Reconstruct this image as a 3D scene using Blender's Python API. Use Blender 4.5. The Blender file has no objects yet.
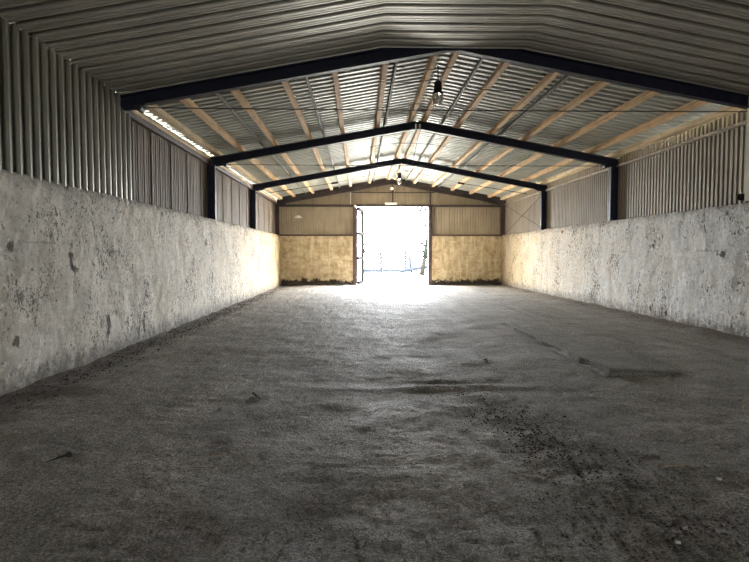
import bpy, bmesh, math, random
from mathutils import Vector, Matrix, noise

random.seed(7)
S = bpy.context.scene
COL = S.collection
H = 1.5                       # eye height above the floor
F = 562.0
SL = 0.182                    # roof slope
XL, XR, XC = -3.8, 6.85, 1.525   # inner faces of the long walls, ridge line
CL, CR = -4.06, 7.02          # outer cladding planes
FR = [9.35, 15.15, 20.95, 26.95]  # the four steel frames
YB = 27.1                     # end wall
YF = -13.0                     # wall behind the viewer
ZC = 2.41                     # top of the concrete

# ------------------------------------------------------------------ helpers
def link(name, bm, mat, parent=None, smooth=False):
    me = bpy.data.meshes.new(name)
    bmesh.ops.recalc_face_normals(bm, faces=bm.faces)
    bm.to_mesh(me); bm.free()
    if mat: me.materials.append(mat)
    if smooth:
        for p in me.polygons: p.use_smooth = True
    o = bpy.data.objects.new(name, me)
    COL.objects.link(o)
    if parent: o.parent = parent
    return o

def tag(o, label, cat, group=None, kind=None):
    o['label'] = label; o['category'] = cat
    if group: o['group'] = group
    if kind: o['kind'] = kind
    return o

def empty(name, loc, label, cat, group=None, kind=None):
    o = bpy.data.objects.new(name, None)
    o.empty_display_size = 0.1
    COL.objects.link(o); o.location = loc
    return tag(o, label, cat, group, kind)

def box(bm, x0, x1, y0, y1, z0, z1, M=None):
    vs = [bm.verts.new((x, y, z)) for x in (x0, x1) for y in (y0, y1) for z in (z0, z1)]
    if M is not None:
        for v in vs: v.co = M @ v.co
    for f in ((0,1,3,2),(4,6,7,5),(0,4,5,1),(2,3,7,6),(0,2,6,4),(1,5,7,3)):
        bm.faces.new([vs[i] for i in f])
    return bm

def bevel(bm, w=0.006, seg=1):
    bmesh.ops.bevel(bm, geom=bm.edges[:], offset=w, segments=seg, affect='EDGES', clamp_overlap=True)
    return bm

def tube(bm, pts, r, n=8):
    pts = [Vector(p) for p in pts]
    rings = []
    for i, p in enumerate(pts):
        a = pts[max(i-1, 0)]; b = pts[min(i+1, len(pts)-1)]
        t = (b-a).normalized()
        u = t.cross(Vector((0, 0, 1)))
        if u.length < 1e-3: u = t.cross(Vector((1, 0, 0)))
        u.normalize(); w = t.cross(u)
        rr = r[i] if isinstance(r, (list, tuple)) else r
        rings.append([bm.verts.new(p + rr*(math.cos(2*math.pi*k/n)*u + math.sin(2*math.pi*k/n)*w)) for k in range(n)])
    for a, b in zip(rings, rings[1:]):
        for k in range(n):
            bm.faces.new((a[k], a[(k+1) % n], b[(k+1) % n], b[k]))
    bm.faces.new(rings[0]); bm.faces.new(rings[-1])
    return bm

def lathe(bm, prof, c=(0, 0, 0), n=20):
    rings = []
    for r, z in prof:
        rings.append([bm.verts.new((c[0]+r*math.cos(2*math.pi*k/n), c[1]+r*math.sin(2*math.pi*k/n), c[2]+z)) for k in range(n)])
    for a, b in zip(rings, rings[1:]):
        for k in range(n):
            bm.faces.new((a[k], a[(k+1) % n], b[(k+1) % n], b[k]))
    bm.faces.new(rings[0]); bm.faces.new(rings[-1])
    return bm

def ibeam(bm, a, b, up, depth, width, tf=0.02, tw=0.014):
    """I section running a -> b; a and b lie on the bottom flange's underside, up = direction of the web."""
    a, b, up = Vector(a), Vector(b), Vector(up).normalized()
    t = (b-a).normalized(); s = t.cross(up).normalized()
    w, h = width/2, depth
    P = [(-w,0),(w,0),(w,tf),(tw,tf),(tw,h-tf),(w,h-tf),(w,h),(-w,h),(-w,h-tf),(-tw,h-tf),(-tw,tf),(-w,tf)]
    ra = [bm.verts.new(a + s*p + up*q) for p, q in P]
    rb = [bm.verts.new(b + s*p + up*q) for p, q in P]
    n = len(P)
    for k in range(n):
        bm.faces.new((ra[k], ra[(k+1) % n], rb[(k+1) % n], rb[k]))
    bm.faces.new(ra); bm.faces.new(rb)
    return bm

def sheet(bm, origin, U, V, N, length, prof, pitch, vlen, th=0.004, phase=0.0, slant=0.0):
    """profiled metal sheet: prof is one period [(u, h)...] along U, extruded along V; h along N. Solid with thickness th."""
    origin, U, V, N = Vector(origin), Vector(U), Vector(V), Vector(N)
    q = length/max(1, round(length/pitch))/pitch        # whole ribs only, so that neighbours meet
    pitch *= q; prof = [(u*q, h) for u, h in prof]
    us = []
    k = -1
    while True:
        done = False
        for u, h in prof:
            uu = k*pitch + u - phase
            if uu < 0: continue
            if uu >= length - 1e-5:
                pu, ph = us[-1]
                us.append((length, ph + (h-ph)*(length-pu)/max(uu-pu, 1e-6)))
                done = True; break
            us.append((uu, h))
        if done: break
        k += 1
    f, bk = [], []
    for u, h in us:
        for lst, d in ((f, 0.0), (bk, -th)):
            p = origin + U*u + N*(h+d)
            lst.append((bm.verts.new(p), bm.verts.new(p + V*vlen + Vector((0, 0, slant*u)))))
    for i in range(len(us)-1):
        bm.faces.new((f[i][0], f[i+1][0], f[i+1][1], f[i][1]))
        bm.faces.new((bk[i][0], bk[i][1], bk[i+1][1], bk[i+1][0]))
        bm.faces.new((f[i][0], bk[i][0], bk[i+1][0], f[i+1][0]))
        bm.faces.new((f[i][1], f[i+1][1], bk[i+1][1], bk[i][1]))
    for i in (0, len(us)-1):
        bm.faces.new((f[i][0], f[i][1], bk[i][1], bk[i][0]))
    return bm

def zr(x):
    """height of the rafter's top at x"""
    return H + 2.57 + SL*(min(x, 2*XC-x) - XL)

# ------------------------------------------------------------------ materials
class NT:
    def __init__(s, name):
        s.m = bpy.data.materials.new(name); s.m.use_nodes = True
        s.t = s.m.node_tree; s.b = s.t.nodes['Principled BSDF']
        s.co = s.t.nodes.new('ShaderNodeTexCoord').outputs['Object']
    def n(s, typ, **kw):
        nd = s.t.nodes.new(typ)
        for k, v in kw.items():
            if k in nd.inputs: s.set(nd.inputs[k], v)
            else: setattr(nd, k, v)
        return nd
    def set(s, inp, v):
        if isinstance(v, bpy.types.NodeSocket): s.t.links.new(v, inp)
        else:
            if isinstance(v, tuple) and len(v) == 3 and inp.type == 'RGBA': v = (*v, 1)
            inp.default_value = v
    def map(s, scale=(1, 1, 1), loc=(0, 0, 0), rot=(0, 0, 0)):
        nd = s.t.nodes.new('ShaderNodeMapping')
        s.t.links.new(s.co, nd.inputs[0]); nd.inputs['Scale'].default_value = scale
        nd.inputs['Location'].default_value = loc; nd.inputs['Rotation'].default_value = rot
        return nd.outputs[0]
    def noise(s, scale, detail=4, rough=0.55, dist=0.0, vec=None):
        nd = s.n('ShaderNodeTexNoise', Scale=scale, Detail=detail, Roughness=rough, Distortion=dist)
        s.t.links.new(vec or s.co, nd.inputs['Vector'])
        return nd.outputs['Fac']
    def voro(s, scale, feature='F1', vec=None, out='Distance'):
        nd = s.n('ShaderNodeTexVoronoi', feature=feature, Scale=scale)
        s.t.links.new(vec or s.co, nd.inputs['Vector'])
        return nd.outputs[out]
    def ramp(s, fac, stops):
        nd = s.t.nodes.new('ShaderNodeValToRGB')
        e = nd.color_ramp.elements
        while len(e) < len(stops): e.new(0.5)
        for el, (p, c) in zip(e, stops):
            el.position = p
            if not isinstance(c, tuple): c = (c, c, c)
            el.color = (*c, 1)
        s.t.links.new(fac, nd.inputs[0])
        return nd.outputs[0]
    def mix(s, fac, a, b, blend='MIX'):
        nd = s.t.nodes.new('ShaderNodeMix'); nd.data_type = 'RGBA'; nd.blend_type = blend
        s.set(nd.inputs[0], fac); s.set(nd.inputs[6], a); s.set(nd.inputs[7], b)
        return nd.outputs[2]
    def math(s, op, a, b=0.5, clamp=False):
        nd = s.t.nodes.new('ShaderNodeMath'); nd.operation = op; nd.use_clamp = clamp
        s.set(nd.inputs[0], a); s.set(nd.inputs[1], b)
        return nd.outputs[0]
    def xyz(s):
        nd = s.t.nodes.new('ShaderNodeSeparateXYZ'); s.t.links.new(s.co, nd.inputs[0])
        return nd.outputs
    def bump(s, hgt, strength=0.4, dist=0.02):
        nd = s.n('ShaderNodeBump', Strength=strength, Distance=dist, Height=hgt)
        s.t.links.new(nd.outputs[0], s.b.inputs['Normal'])
    def out(s, color=None, rough=None, metal=None, spec=None):
        if color is not None: s.set(s.b.inputs['Base Color'], color)
        if rough is not None: s.set(s.b.inputs['Roughness'], rough)
        if metal is not None: s.set(s.b.inputs['Metallic'], metal)
        if spec is not None: s.set(s.b.inputs['Specular IOR Level'], spec)
        return s.m

def plain(name, c, rough=0.6, metal=0.0, var=0.25, scale=6.0, bump=0.0):
    t = NT(name)
    f = t.noise(scale, 5, 0.6)
    lo = tuple(x*(1-var) for x in c); hi = tuple(min(1, x*(1+var)) for x in c)
    if bump: t.bump(t.noise(scale*8, 4, 0.6), bump, 0.01)
    return t.out(t.ramp(f, [(0.3, lo), (0.7, hi)]), rough, metal)

def blob(t, cy, cz, ry, rz, dist=0.35, sc=9.0):
    """mask of one ragged chip at (y, z) in a wall running along Y"""
    x, y, z = t.xyz()
    dy = t.math('DIVIDE', t.math('SUBTRACT', y, cy), ry)
    dz = t.math('DIVIDE', t.math('SUBTRACT', z, cz), rz)
    r = t.math('SQRT', t.math('ADD', t.math('MULTIPLY', dy, dy), t.math('MULTIPLY', dz, dz)))
    nz = t.math('MULTIPLY', t.math('SUBTRACT', t.noise(sc, 4, 0.7), 0.5), 3.0)
    r = t.math('ADD', r, nz)
    return t.ramp(r, [(0.35, 1.0), (0.75, 0.0)])

def whitewash(name, tone, chip, chips, warm, dirt_lo=0.30):
    t = NT(name)
    x, y, z = t.xyz()
    big = t.noise(0.55, 4, 0.6)
    mid = t.noise(2.6, 6, 0.65, 0.4)
    fine = t.noise(14, 5, 0.7)
    c = t.ramp(mid, [(0.25, tuple(v*0.72 for v in tone)), (0.5, tone), (0.75, tuple(min(1, v*1.14) for v in tone))])
    c = t.mix(t.ramp(big, [(0.46, 0.0), (0.66, 0.35)]), c, warm)
    # yellow-brown staining towards the far end, its tone darkened against the doorway's light
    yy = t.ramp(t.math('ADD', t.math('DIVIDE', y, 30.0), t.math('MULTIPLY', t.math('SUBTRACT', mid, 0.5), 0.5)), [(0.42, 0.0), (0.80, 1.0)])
    # vertical streaks
    st = t.noise(1.0, 5, 0.65, 0.2, t.map((1, 3.2, 0.28)))
    c = t.mix(t.ramp(st, [(0.52, 0.0), (0.72, 0.45)]), c, tuple(v*0.55 for v in warm))
    # small chips, pits and flaking
    fl = t.noise(7.0, 8, 0.82, 0.5, t.map((1, 1.0, 0.8)))
    clus = t.math('MULTIPLY', t.math('SUBTRACT', t.noise(1.1, 4, 0.65, 0.0, t.map((1, 1, 1), (2, 5, 1))), 0.5), 0.45)
    def flecks(sc, off, lo, hi, amt, k, sy=1.0, szz=0.8):
        f = t.math('ADD', t.noise(sc, 3, 0.62, 0.4, t.map((1, sy, szz), off)), clus)
        return t.math('MULTIPLY', t.ramp(f, [(lo, 0.0), (hi, 1.0)]), amt), tuple(v*k for v in chip)
    m = t.ramp(fl, [(0.60, 0.0), (0.63, 0.75)])
    for a in ((4.5, (1, 2, 3), 0.69, 0.71, 0.85, 1.2, 1.0, 0.6), (9.0, (5, 0, 2), 0.655, 0.675, 0.9, 0.8, 1.0, 0.8),
              (17.0, (8, 3, 1), 0.63, 0.65, 0.9, 0.7, 1.0, 0.75), (30.0, (0, 7, 4), 0.615, 0.64, 0.85, 0.8, 1.0, 0.9)):
        f, cc = flecks(*a)
        c = t.mix(f, c, cc)
        m = t.math('MAXIMUM', m, f)
    lt = t.noise(13, 5, 0.75, 0.3, t.map((1, 1.0, 0.9), (8, 2, 1)))
    c = t.mix(t.ramp(lt, [(0.55, 0.0), (0.60, 0.65)]), c, tuple(min(1, v*1.3) for v in tone))
    c = t.mix(t.ramp(lt, [(0.40, 0.45), (0.46, 0.0)]), c, tuple(v*0.62 for v in tone))
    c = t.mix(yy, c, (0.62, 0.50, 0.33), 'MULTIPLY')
    # splash dirt on the foot of the wall, and a stained top edge
    zz = t.math('ADD', z, t.math('MULTIPLY', t.math('SUBTRACT', fl, 0.5), 1.1))
    c = t.mix(t.ramp(zz, [(0.02, 0.85), (0.30, 0.0)]), c, (0.13, 0.115, 0.095))
    zt = t.math('SUBTRACT', 2.46, t.math('ADD', z, t.math('MULTIPLY', t.math('SUBTRACT', fl, 0.5), 0.7)))
    c = t.mix(t.ramp(zt, [(0.0, 0.7), (0.22, 0.0)]), c, tuple(v*0.8 for v in chip))
    h = t.math('SUBTRACT', t.math('ADD', t.math('MULTIPLY', mid, 1.0), t.math('MULTIPLY', fine, 0.35)), t.math('MULTIPLY', m, 0.5))
    for (cy, cz, ry, rz) in chips:
        b = blob(t, cy, cz, ry*0.75, rz*0.75 if rz > 0.05 else rz)
        c = t.mix(t.math('MULTIPLY', b, 0.9 if rz > 0.05 else 0.35), c, tuple(v*0.45 for v in chip))
        h = t.math('SUBTRACT', h, t.math('MULTIPLY', b, 0.8 if rz > 0.05 else 0.25))
    t.bump(h, 0.9, 0.016)
    return t.out(c, 0.85, 0, 0.25)

def yz_at(px, py, X):
    d = abs(X)*F/abs(px-360); return d, H + (254-py)*d/F
chL = [(*yz_at(18, 247, XL), 0.20, 0.14), (*yz_at(75, 258, XL), 0.10, 0.28), (*yz_at(112, 252, XL), 0.55, 0.04),
       (*yz_at(110, 325, XL), 0.16, 0.42), (*yz_at(145, 322, XL), 0.14, 0.36), (*yz_at(78, 270, XL), 0.16, 0.12),
       (*yz_at(207, 243, XL), 0.25, 0.18), (*yz_at(50, 243, XL), 0.9, 0.025), (*yz_at(18, 340, XL), 0.10, 0.14)]
chR = [(*yz_at(728, 254, XR), 0.22, 0.12), (*yz_at(746, 283, XR), 0.12, 0.10), (*yz_at(656, 246, XR), 0.16, 0.16),
       (*yz_at(712, 251, XR), 0.9, 0.025), (*yz_at(655, 308, XR), 0.10, 0.14), (*yz_at(671, 313, XR), 0.10, 0.14),
       (*yz_at(563, 232, XR), 0.22, 0.10), (*yz_at(628, 252, XR), 0.6, 0.025)]

M = {}
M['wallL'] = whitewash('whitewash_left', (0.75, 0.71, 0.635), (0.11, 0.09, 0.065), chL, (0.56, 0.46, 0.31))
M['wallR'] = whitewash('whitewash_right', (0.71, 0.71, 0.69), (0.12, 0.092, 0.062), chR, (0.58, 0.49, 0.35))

def back_concrete():
    t = NT('stained_end_wall')
    w = t.map((1, 1, 1))
    a = t.noise(3.5, 7, 0.7, 0.6); b = t.noise(1.0, 5, 0.6, 0.3, t.map((5, 1, 0.7))); c2 = t.noise(1.0, 5, 0.6, 0.3, t.map((0.8, 1, 7)))
    c = t.ramp(a, [(0.3, (0.27, 0.19, 0.10)), (0.46, (0.46, 0.36, 0.215)), (0.6, (0.60, 0.50, 0.335)), (0.75, (0.72, 0.64, 0.48))])
    c = t.mix(t.ramp(b, [(0.5, 0.0), (0.66, 0.6)]), c, (0.74, 0.66, 0.48))
    c = t.mix(t.ramp(c2, [(0.55, 0.0), (0.7, 0.5)]), c, (0.30, 0.20, 0.10))
    x, y, z = t.xyz()
    zz = t.math('ADD', z, t.math('MULTIPLY', t.math('SUBTRACT', a, 0.5), 0.9))
    c = t.mix(t.ramp(zz, [(0.20, 1.0), (0.30, 0.0)]), c, (0.05, 0.042, 0.034))
    t.bump(t.math('ADD', a, t.math('MULTIPLY', c2, 0.5)), 0.9, 0.03)
    return t.out(c, 0.9, 0, 0.2)
M['wallB'] = back_concrete()

def floor_mat():
    t = NT('dirty_concrete_floor')
    x, y, z = t.xyz()
    big = t.noise(0.35, 5, 0.6, 0.3)
    mid = t.noise(1.0, 8, 0.74, 0.5, t.map((1.1, 1.5, 1)))
    trk = t.noise(1.0, 6, 0.70, 0.3, t.map((2.6, 0.22, 1), (4, 0, 0), (0, 0, 0.10)))
    crs = t.noise(1.0, 6, 0.72, 0.4, t.map((0.5, 3.2, 1), (1, 7, 0)))
    fine = t.noise(34, 7, 0.8); grain = t.noise(85, 4, 0.7); grit = t.voro(70); gr2 = t.voro(30)
    c = t.ramp(mid, [(0.25, (0.165, 0.147, 0.123)), (0.5, (0.285, 0.262, 0.228)), (0.75, (0.43, 0.403, 0.36))])
    c = t.mix(t.ramp(big, [(0.38, 0.35), (0.6, 0.0)]), c, (0.19, 0.165, 0.14))
    c = t.mix(t.ramp(trk, [(0.51, 0.0), (0.64, 0.6)]), c, (0.12, 0.105, 0.087))
    c = t.mix(t.ramp(crs, [(0.56, 0.0), (0.68, 0.55)]), c, (0.085, 0.074, 0.063))
    c = t.mix(t.ramp(fine, [(0.43, 0.75), (0.50, 0.0)]), c, (0.07, 0.06, 0.05))
    c = t.mix(t.ramp(fine, [(0.54, 0.0), (0.62, 0.6)]), c, (0.42, 0.39, 0.345))
    c = t.mix(t.ramp(grain, [(0.40, 0.8), (0.47, 0.0)]), c, (0.06, 0.051, 0.043))
    c = t.mix(t.ramp(grain, [(0.56, 0.0), (0.62, 0.7)]), c, (0.52, 0.485, 0.43))
    c = t.mix(t.ramp(t.noise(1.7, 6, 0.75, 0.2, t.map((1, 1, 1), (9, 3, 0))), [(0.58, 0.0), (0.70, 0.5)]), c, (0.16, 0.10, 0.075))
    # black muck trodden along the left wall, thinner along the right one
    lx = t.math('ADD', t.math('SUBTRACT', x, XL), t.math('MULTIPLY', t.math('SUBTRACT', mid, 0.5), 2.4))
    c = t.mix(t.ramp(lx, [(0.05, 0.75), (0.75, 0.0)]), c, (0.085, 0.07, 0.057))
    rx = t.math('ADD', t.math('SUBTRACT', XR, x), t.math('MULTIPLY', t.math('SUBTRACT', mid, 0.5), 2.0))
    c = t.mix(t.ramp(rx, [(0.05, 0.8), (0.6, 0.0)]), c, (0.12, 0.09, 0.065))
    hgt = t.math('ADD', t.math('MULTIPLY', fine, 0.6), t.math('ADD', t.math('MULTIPLY', t.math('SUBTRACT', 1.0, grit), 0.2), t.math('MULTIPLY', mid, 0.9)))
    hgt = t.math('SUBTRACT', hgt, t.math('MULTIPLY', gr2, 0.2))
    t.bump(hgt, 0.8, 0.02)
    ro = t.ramp(mid, [(0.35, 0.9), (0.7, 0.66)])
    return t.out(c, ro, 0, 0.28)
M['floor'] = floor_mat()

def sheetmat(name, c, rough, metal, dirt=(0.05, 0.04, 0.03), amt=0.5, stretch=(1, 1, 0.25), sc=2.5):
    t = NT(name)
    a = t.noise(sc, 6, 0.65, 0.2, t.map(stretch)); b = t.noise(30, 4, 0.7)
    col = t.ramp(t.noise(1.1, 4, 0.6), [(0.3, tuple(v*0.85 for v in c)), (0.7, tuple(min(1, v*1.12) for v in c))])
    col = t.mix(t.ramp(a, [(0.48, 0.0), (0.72, amt)]), col, dirt)
    t.bump(b, 0.08, 0.005)
    return t.out(col, rough, metal)
M['lining'] = sheetmat('grey_lining_sheet', (0.40, 0.385, 0.34), 0.45, 0.45, (0.16, 0.14, 0.11), 0.35, (0.3, 2, 1))
M['linwall'] = sheetmat('grey_green_wall_sheet', (0.25, 0.235, 0.19), 0.42, 0.3, (0.10, 0.085, 0.065), 0.5)
M['roof'] = sheetmat('weathered_roof_sheet', (0.46, 0.48, 0.44), 0.5, 0.15, (0.25, 0.24, 0.19), 0.4, (0.3, 2, 1))
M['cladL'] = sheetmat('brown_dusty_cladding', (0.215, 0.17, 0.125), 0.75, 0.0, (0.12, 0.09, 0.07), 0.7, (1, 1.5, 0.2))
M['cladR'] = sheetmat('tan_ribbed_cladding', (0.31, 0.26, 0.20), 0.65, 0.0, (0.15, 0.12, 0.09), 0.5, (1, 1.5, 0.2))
M['cladB'] = sheetmat('tan_end_cladding', (0.40, 0.34, 0.25), 0.6, 0.0, (0.20, 0.15, 0.10), 0.5, (1.5, 1, 0.2))
M['navy'] = plain('navy_steel_paint', (0.012, 0.014, 0.028), 0.55, 0.0, 0.3, 8)
M['navy'].node_tree.nodes['Principled BSDF'].inputs['Specular IOR Level'].default_value = 0.2
M['redsteel'] = plain('oxide_brown_steel', (0.075, 0.045, 0.042), 0.6, 0.0, 0.3, 5)
M['darksteel'] = plain('dark_brown_steel', (0.06, 0.048, 0.045), 0.6, 0.0, 0.3, 5)
M['grey'] = plain('grey_galvanised', (0.15, 0.135, 0.115), 0.7, 0.0, 0.3, 6)
M['black'] = plain('black_rubber', (0.012, 0.012, 0.013), 0.6, 0.0, 0.2, 10)
M['white'] = plain('white_enamel', (0.85, 0.85, 0.82), 0.4, 0.0, 0.05, 5)
M['pale'] = plain('pale_beige_panel', (0.50, 0.47, 0.40), 0.7, 0.0, 0.15, 3)
M['rail'] = plain('dusty_rail', (0.30, 0.25, 0.19), 0.7, 0.0, 0.35, 7)

def timber(name, c, sc=(14, 0.7, 14)):
    t = NT(name)
    g = t.noise(1.0, 6, 0.6, 0.8, t.map(sc)); k = t.noise(1.5, 4, 0.65, 0.2)
    col = t.ramp(g, [(0.3, tuple(v*0.62 for v in c)), (0.55, c), (0.75, tuple(min(1, v*1.2) for v in c))])
    col = t.mix(t.ramp(k, [(0.5, 0.0), (0.68, 0.6)]), col, tuple(v*0.45 for v in c))
    t.bump(g, 0.3, 0.01)
    return t.out(col, 0.75)
M['timber'] = timber('tan_purlin_timber', (0.74, 0.49, 0.27))
M['eave'] = timber('pale_eave_timber', (0.74, 0.58, 0.37))

def glass():
    t = NT('lamp_glass')
    t.set(t.b.inputs['Transmission Weight'], 0.85); t.set(t.b.inputs['IOR'], 1.3)
    return t.out(t.ramp(t.noise(9), [(0.3, (0.75, 0.73, 0.66)), (0.7, (0.9, 0.88, 0.82))]), 0.22)
M['glass'] = glass()
def bulbmat():
    t = NT('lit_bulb')
    t.set(t.b.inputs['Emission Color'], (1, 0.85, 0.62)); t.set(t.b.inputs['Emission Strength'], 1.5)
    return t.out((0.9, 0.88, 0.8), 0.3)
M['bulb'] = bulbmat()

# ------------------------------------------------------------------ setting: floor, walls
def nz(x, y, z, s): return noise.fractal(Vector((x*s, y*s, z*s)), 0.7, 2.0, 4)

def floor_z(x, y):
    z = 0.018*nz(x, y, 0.3, 0.7) + 0.010*nz(x, y, 4.0, 2.6)
    # hollow with a lip near the middle of the floor
    z += -0.035*math.exp(-((x-1.05)/0.42)**2 - ((y-6.45)/0.10)**2)
    z += 0.022*math.exp(-((x-0.7)/1.1)**2 - ((y-6.22)/0.12)**2)
    # broken edge beside the raised slab
    ex = 3.06 + 0.012*(y-6.8)
    if 6.6 < y < 12:
        z += -0.03*math.exp(-((x-ex)/0.06)**2)
    if 6.4 < y < 7.2 and 3.0 < x < 4.3:
        z -= 0.05*math.exp(-((y-6.83)/0.06)**2)*min(1, max(0, (x-3.05)/0.1), 1)*min(1, max(0, (4.2-x)/0.15))
    # muck heaped along the wall feet
    z -= 0.035*max(0, 1-(x-XL)/1.2)
    z += 0.03*max(0, 1-(x-XL)/0.25)**2*(0.6+0.9*abs(nz(x, y, 9, 1.5)))
    z += 0.04*max(0, 1-(XR-x)/0.35)**2*(0.6+0.9*abs(nz(x, y, 5, 1.5)))
    return z

bm = bmesh.new()
xs = [XL-0.3 + i*0.08 for i in range(int((XR-XL+0.6)/0.08)+2)]
ys = [YF + i*0.3 for i in range(int((2.1-YF)/0.3)+1)]
while ys[-1] < YB+0.3: ys.append(ys[-1] + max(0.013, ys[-1]**2/843*0.8))
xs = [XL-0.3 + i*0.022 for i in range(int((XR-XL+0.6)/0.022)+2)]
def grain_z(x, y):
    if y < 2.0: return 0.0
    p = Vector((x, y, 0))
    a = noise.fractal(p*9, 0.6, 2.1, 3); b = noise.noise(p*38)
    patch = 0.55 + 0.45*max(-1, min(1, 1.6*noise.noise(p*0.9 + Vector((3, 1, 7)))))
    return (0.0065*a + 0.0050*b)*patch + 0.007*max(0, noise.noise(p*17 + Vector((9, 2, 4))) - 0.28)
g = [[bm.verts.new((x, y, floor_z(x, y) + grain_z(x, y))) for x in xs] for y in ys]
for j in range(len(ys)-1):
    for i in range(len(xs)-1):
        bm.faces.new((g[j][i], g[j][i+1], g[j+1][i+1], g[j+1][i]))
tag(link('floor', bm, M['floor'], smooth=True), 'dirty grey concrete floor of the empty hall', 'floor', kind='structure')

def rough_wall(name, mat, x, out, y0, y1, ztop, label):
    """concrete wall along Y; its face at x looks along -out; thickness towards out"""
    bm = bmesh.new()
    st = 0.08
    ny = int((y1-y0)/st)+1; nzv = int(ztop/st)+1
    G = []
    for j in range(ny+1):
        y = y0 + (y1-y0)*j/ny
        top = ztop + 0.030*nz(1, y, 3, 1.6) + 0.018*nz(2, y, 3, 6)
        row = []
        for i in range(nzv+1):
            z = -0.1 + (top+0.1)*i/nzv
            d = 0.022*nz(x, y, z, 1.1) + 0.012*nz(x+7, y, z, 4.0)
            if i == nzv: d += out*0.015
            row.append(bm.verts.new((x + d, y, z)))
        row.append(bm.verts.new((x + out*0.05, y, ZC+0.005)))
        row.append(bm.verts.new((x + out*0.33, y, ZC+0.005)))
        row.append(bm.verts.new((x + out*0.33, y, -0.1)))
        G.append(row)
    for a, b in zip(G, G[1:]):
        for i in range(len(a)-1):
            bm.faces.new((a[i], b[i], b[i+1], a[i+1]))
        bm.faces.new((a[-1], b[-1], b[0], a[0]))
    bm.faces.new(G[0]); bm.faces.new(G[-1])
    return tag(link(name, bm, mat, smooth=False), label, 'wall', kind='structure')
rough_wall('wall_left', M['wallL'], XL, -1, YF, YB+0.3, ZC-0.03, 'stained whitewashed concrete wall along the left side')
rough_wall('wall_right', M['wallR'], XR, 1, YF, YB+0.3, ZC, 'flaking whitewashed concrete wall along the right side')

DX0, DX1, DZ = -0.17, 3.30, H+2.30      # doorway
def end_wall(name, x0, x1, label):
    bm = bmesh.new()
    st = 0.08; nx = int((x1-x0)/st)+1; nv = int(ZC/st)+1
    G = []
    for j in range(nx+1):
        x = x0 + (x1-x0)*j/nx; row = []
        for i in range(nv+1):
            z = -0.1 + (ZC-0.05+0.1)*i/nv
            row.append(bm.verts.new((x, YB + 0.02*nz(x, 3, z, 1.4) + 0.012*nz(x, 9, z, 5), z)))
        row.append(bm.verts.new((x, YB+0.25, ZC-0.05))); row.append(bm.verts.new((x, YB+0.25, -0.1)))
        G.append(row)
    for a, b in zip(G, G[1:]):
        for i in range(len(a)-1): bm.faces.new((a[i], b[i], b[i+1], a[i+1]))
        bm.faces.new((a[-1], b[-1], b[0], a[0]))
    bm.faces.new(G[0]); bm.faces.new(G[-1])
    return tag(link(name, bm, M['wallB'], smooth=False), label, 'wall', kind='structure')
end_wall('wall_back_left', XL-0.15, DX0-0.10, 'low tan end wall left of the doorway with black damp foot')
end_wall('wall_back_right', DX1+0.12, XR+0.15, 'low tan end wall right of the doorway')
bm = bmesh.new(); GX0, GX1, GZ = 0.7, 2.3, 2.3      # opening added behind the viewer, lets in fill light
box(bm, XL-0.3, GX0, YF-0.3, YF, -0.1, H+3.8); box(bm, GX1, XR+0.3, YF-0.3, YF, -0.1, H+3.8); box(bm, GX0, GX1, YF-0.3, YF, GZ, H+3.8)
tag(link('wall_front', bm, M['pale']), 'plain end wall behind the viewer, with an added opening for fill light', 'wall', kind='structure')
bm = bmesh.new(); box(bm, 6.47, 6.84, YF, 9.35, ZC-0.02, H+2.75)
tag(link('wall_right_upper', bm, M['pale']), 'pale beige panel above the right wall, at the right picture edge', 'wall', kind='structure')

bm = bmesh.new(); box(bm, CL-0.20, CL-0.11, YF-0.3, 9.44, ZC-0.05, H+2.70)
tag(link('wall_left_upper', bm, M['pale']), 'outer wall behind the ribbed lining on the near left', 'wall', kind='structure')
# ------------------------------------------------------------------ near bay lining
PL = [(0.0, 0.0), (0.055, 0.0), (0.062, 0.016), (0.072, 0.016), (0.079, 0.0), (0.122, 0.0), (0.129, 0.016), (0.139, 0.016), (0.146, 0.0), (0.180, 0.0), (0.190, 0.07), (0.285, 0.07), (0.295, 0.0)]
PLp = 0.30
def lining(name, xa, za, xb, zb, label):
    V = Vector((xb-xa, 0, zb-za)); L = V.length; V.normalize()
    N = Vector((V.z, 0, -V.x))
    if N.z > 0: N = -N
    bm = bmesh.new()
    sheet(bm, (xa, YF, za), (0, 1, 0), V, -N, 9.275-YF, PL, PLp, L, 0.004)
    return tag(link(name, bm, M['lining']), label, 'ceiling', kind='structure')
LX0, LX1 = 0.36, 2.66
lining('ceiling_left', -3.86, H+2.56, LX0, H+3.347, 'sloping grey ribbed metal ceiling on the near left')
lining('ceiling_middle', LX0, H+3.347, LX1, H+3.347, 'flat grey ribbed metal strip along the top of the near ceiling')
lining('ceiling_right', LX1, H+3.347, 6.5, H+2.62, 'sloping grey ribbed metal ceiling on the near right')

PW = [(0.0, 0.0), (0.10, 0.0), (0.112, 0.065), (0.148, 0.065), (0.16, 0.0)]
e = empty('cladding_panel', (CL, 0, ZC), 'grey green deep ribbed metal panel above the near left wall', 'cladding', 'side wall cladding')
y = YF
k = 0
while y < 9.2:
    L = min(1.14, 9.25-y)
    bm = bmesh.new()
    sheet(bm, (-3.885, y, ZC-0.03), (0, 1, 0), (0, 0, 1), (1, 0, 0), L+0.001, PW, 0.19, H+2.555-ZC+0.03, 0.004)
    o = link('sheet', bm, M['linwall'], e); o.location = (-CL, 0, -ZC)
    y += 1.14

bm = bmesh.new(); sheet(bm, (-3.885, 9.25, ZC-0.03), (0, 1, 0), (0, 0, 1), (1, 0, 0), 0.36, PW, 0.18, H+2.33-ZC+0.03, 0.004)
o = link('sheet', bm, M['linwall'], e); o.location = (-CL, 0, -ZC)
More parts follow.
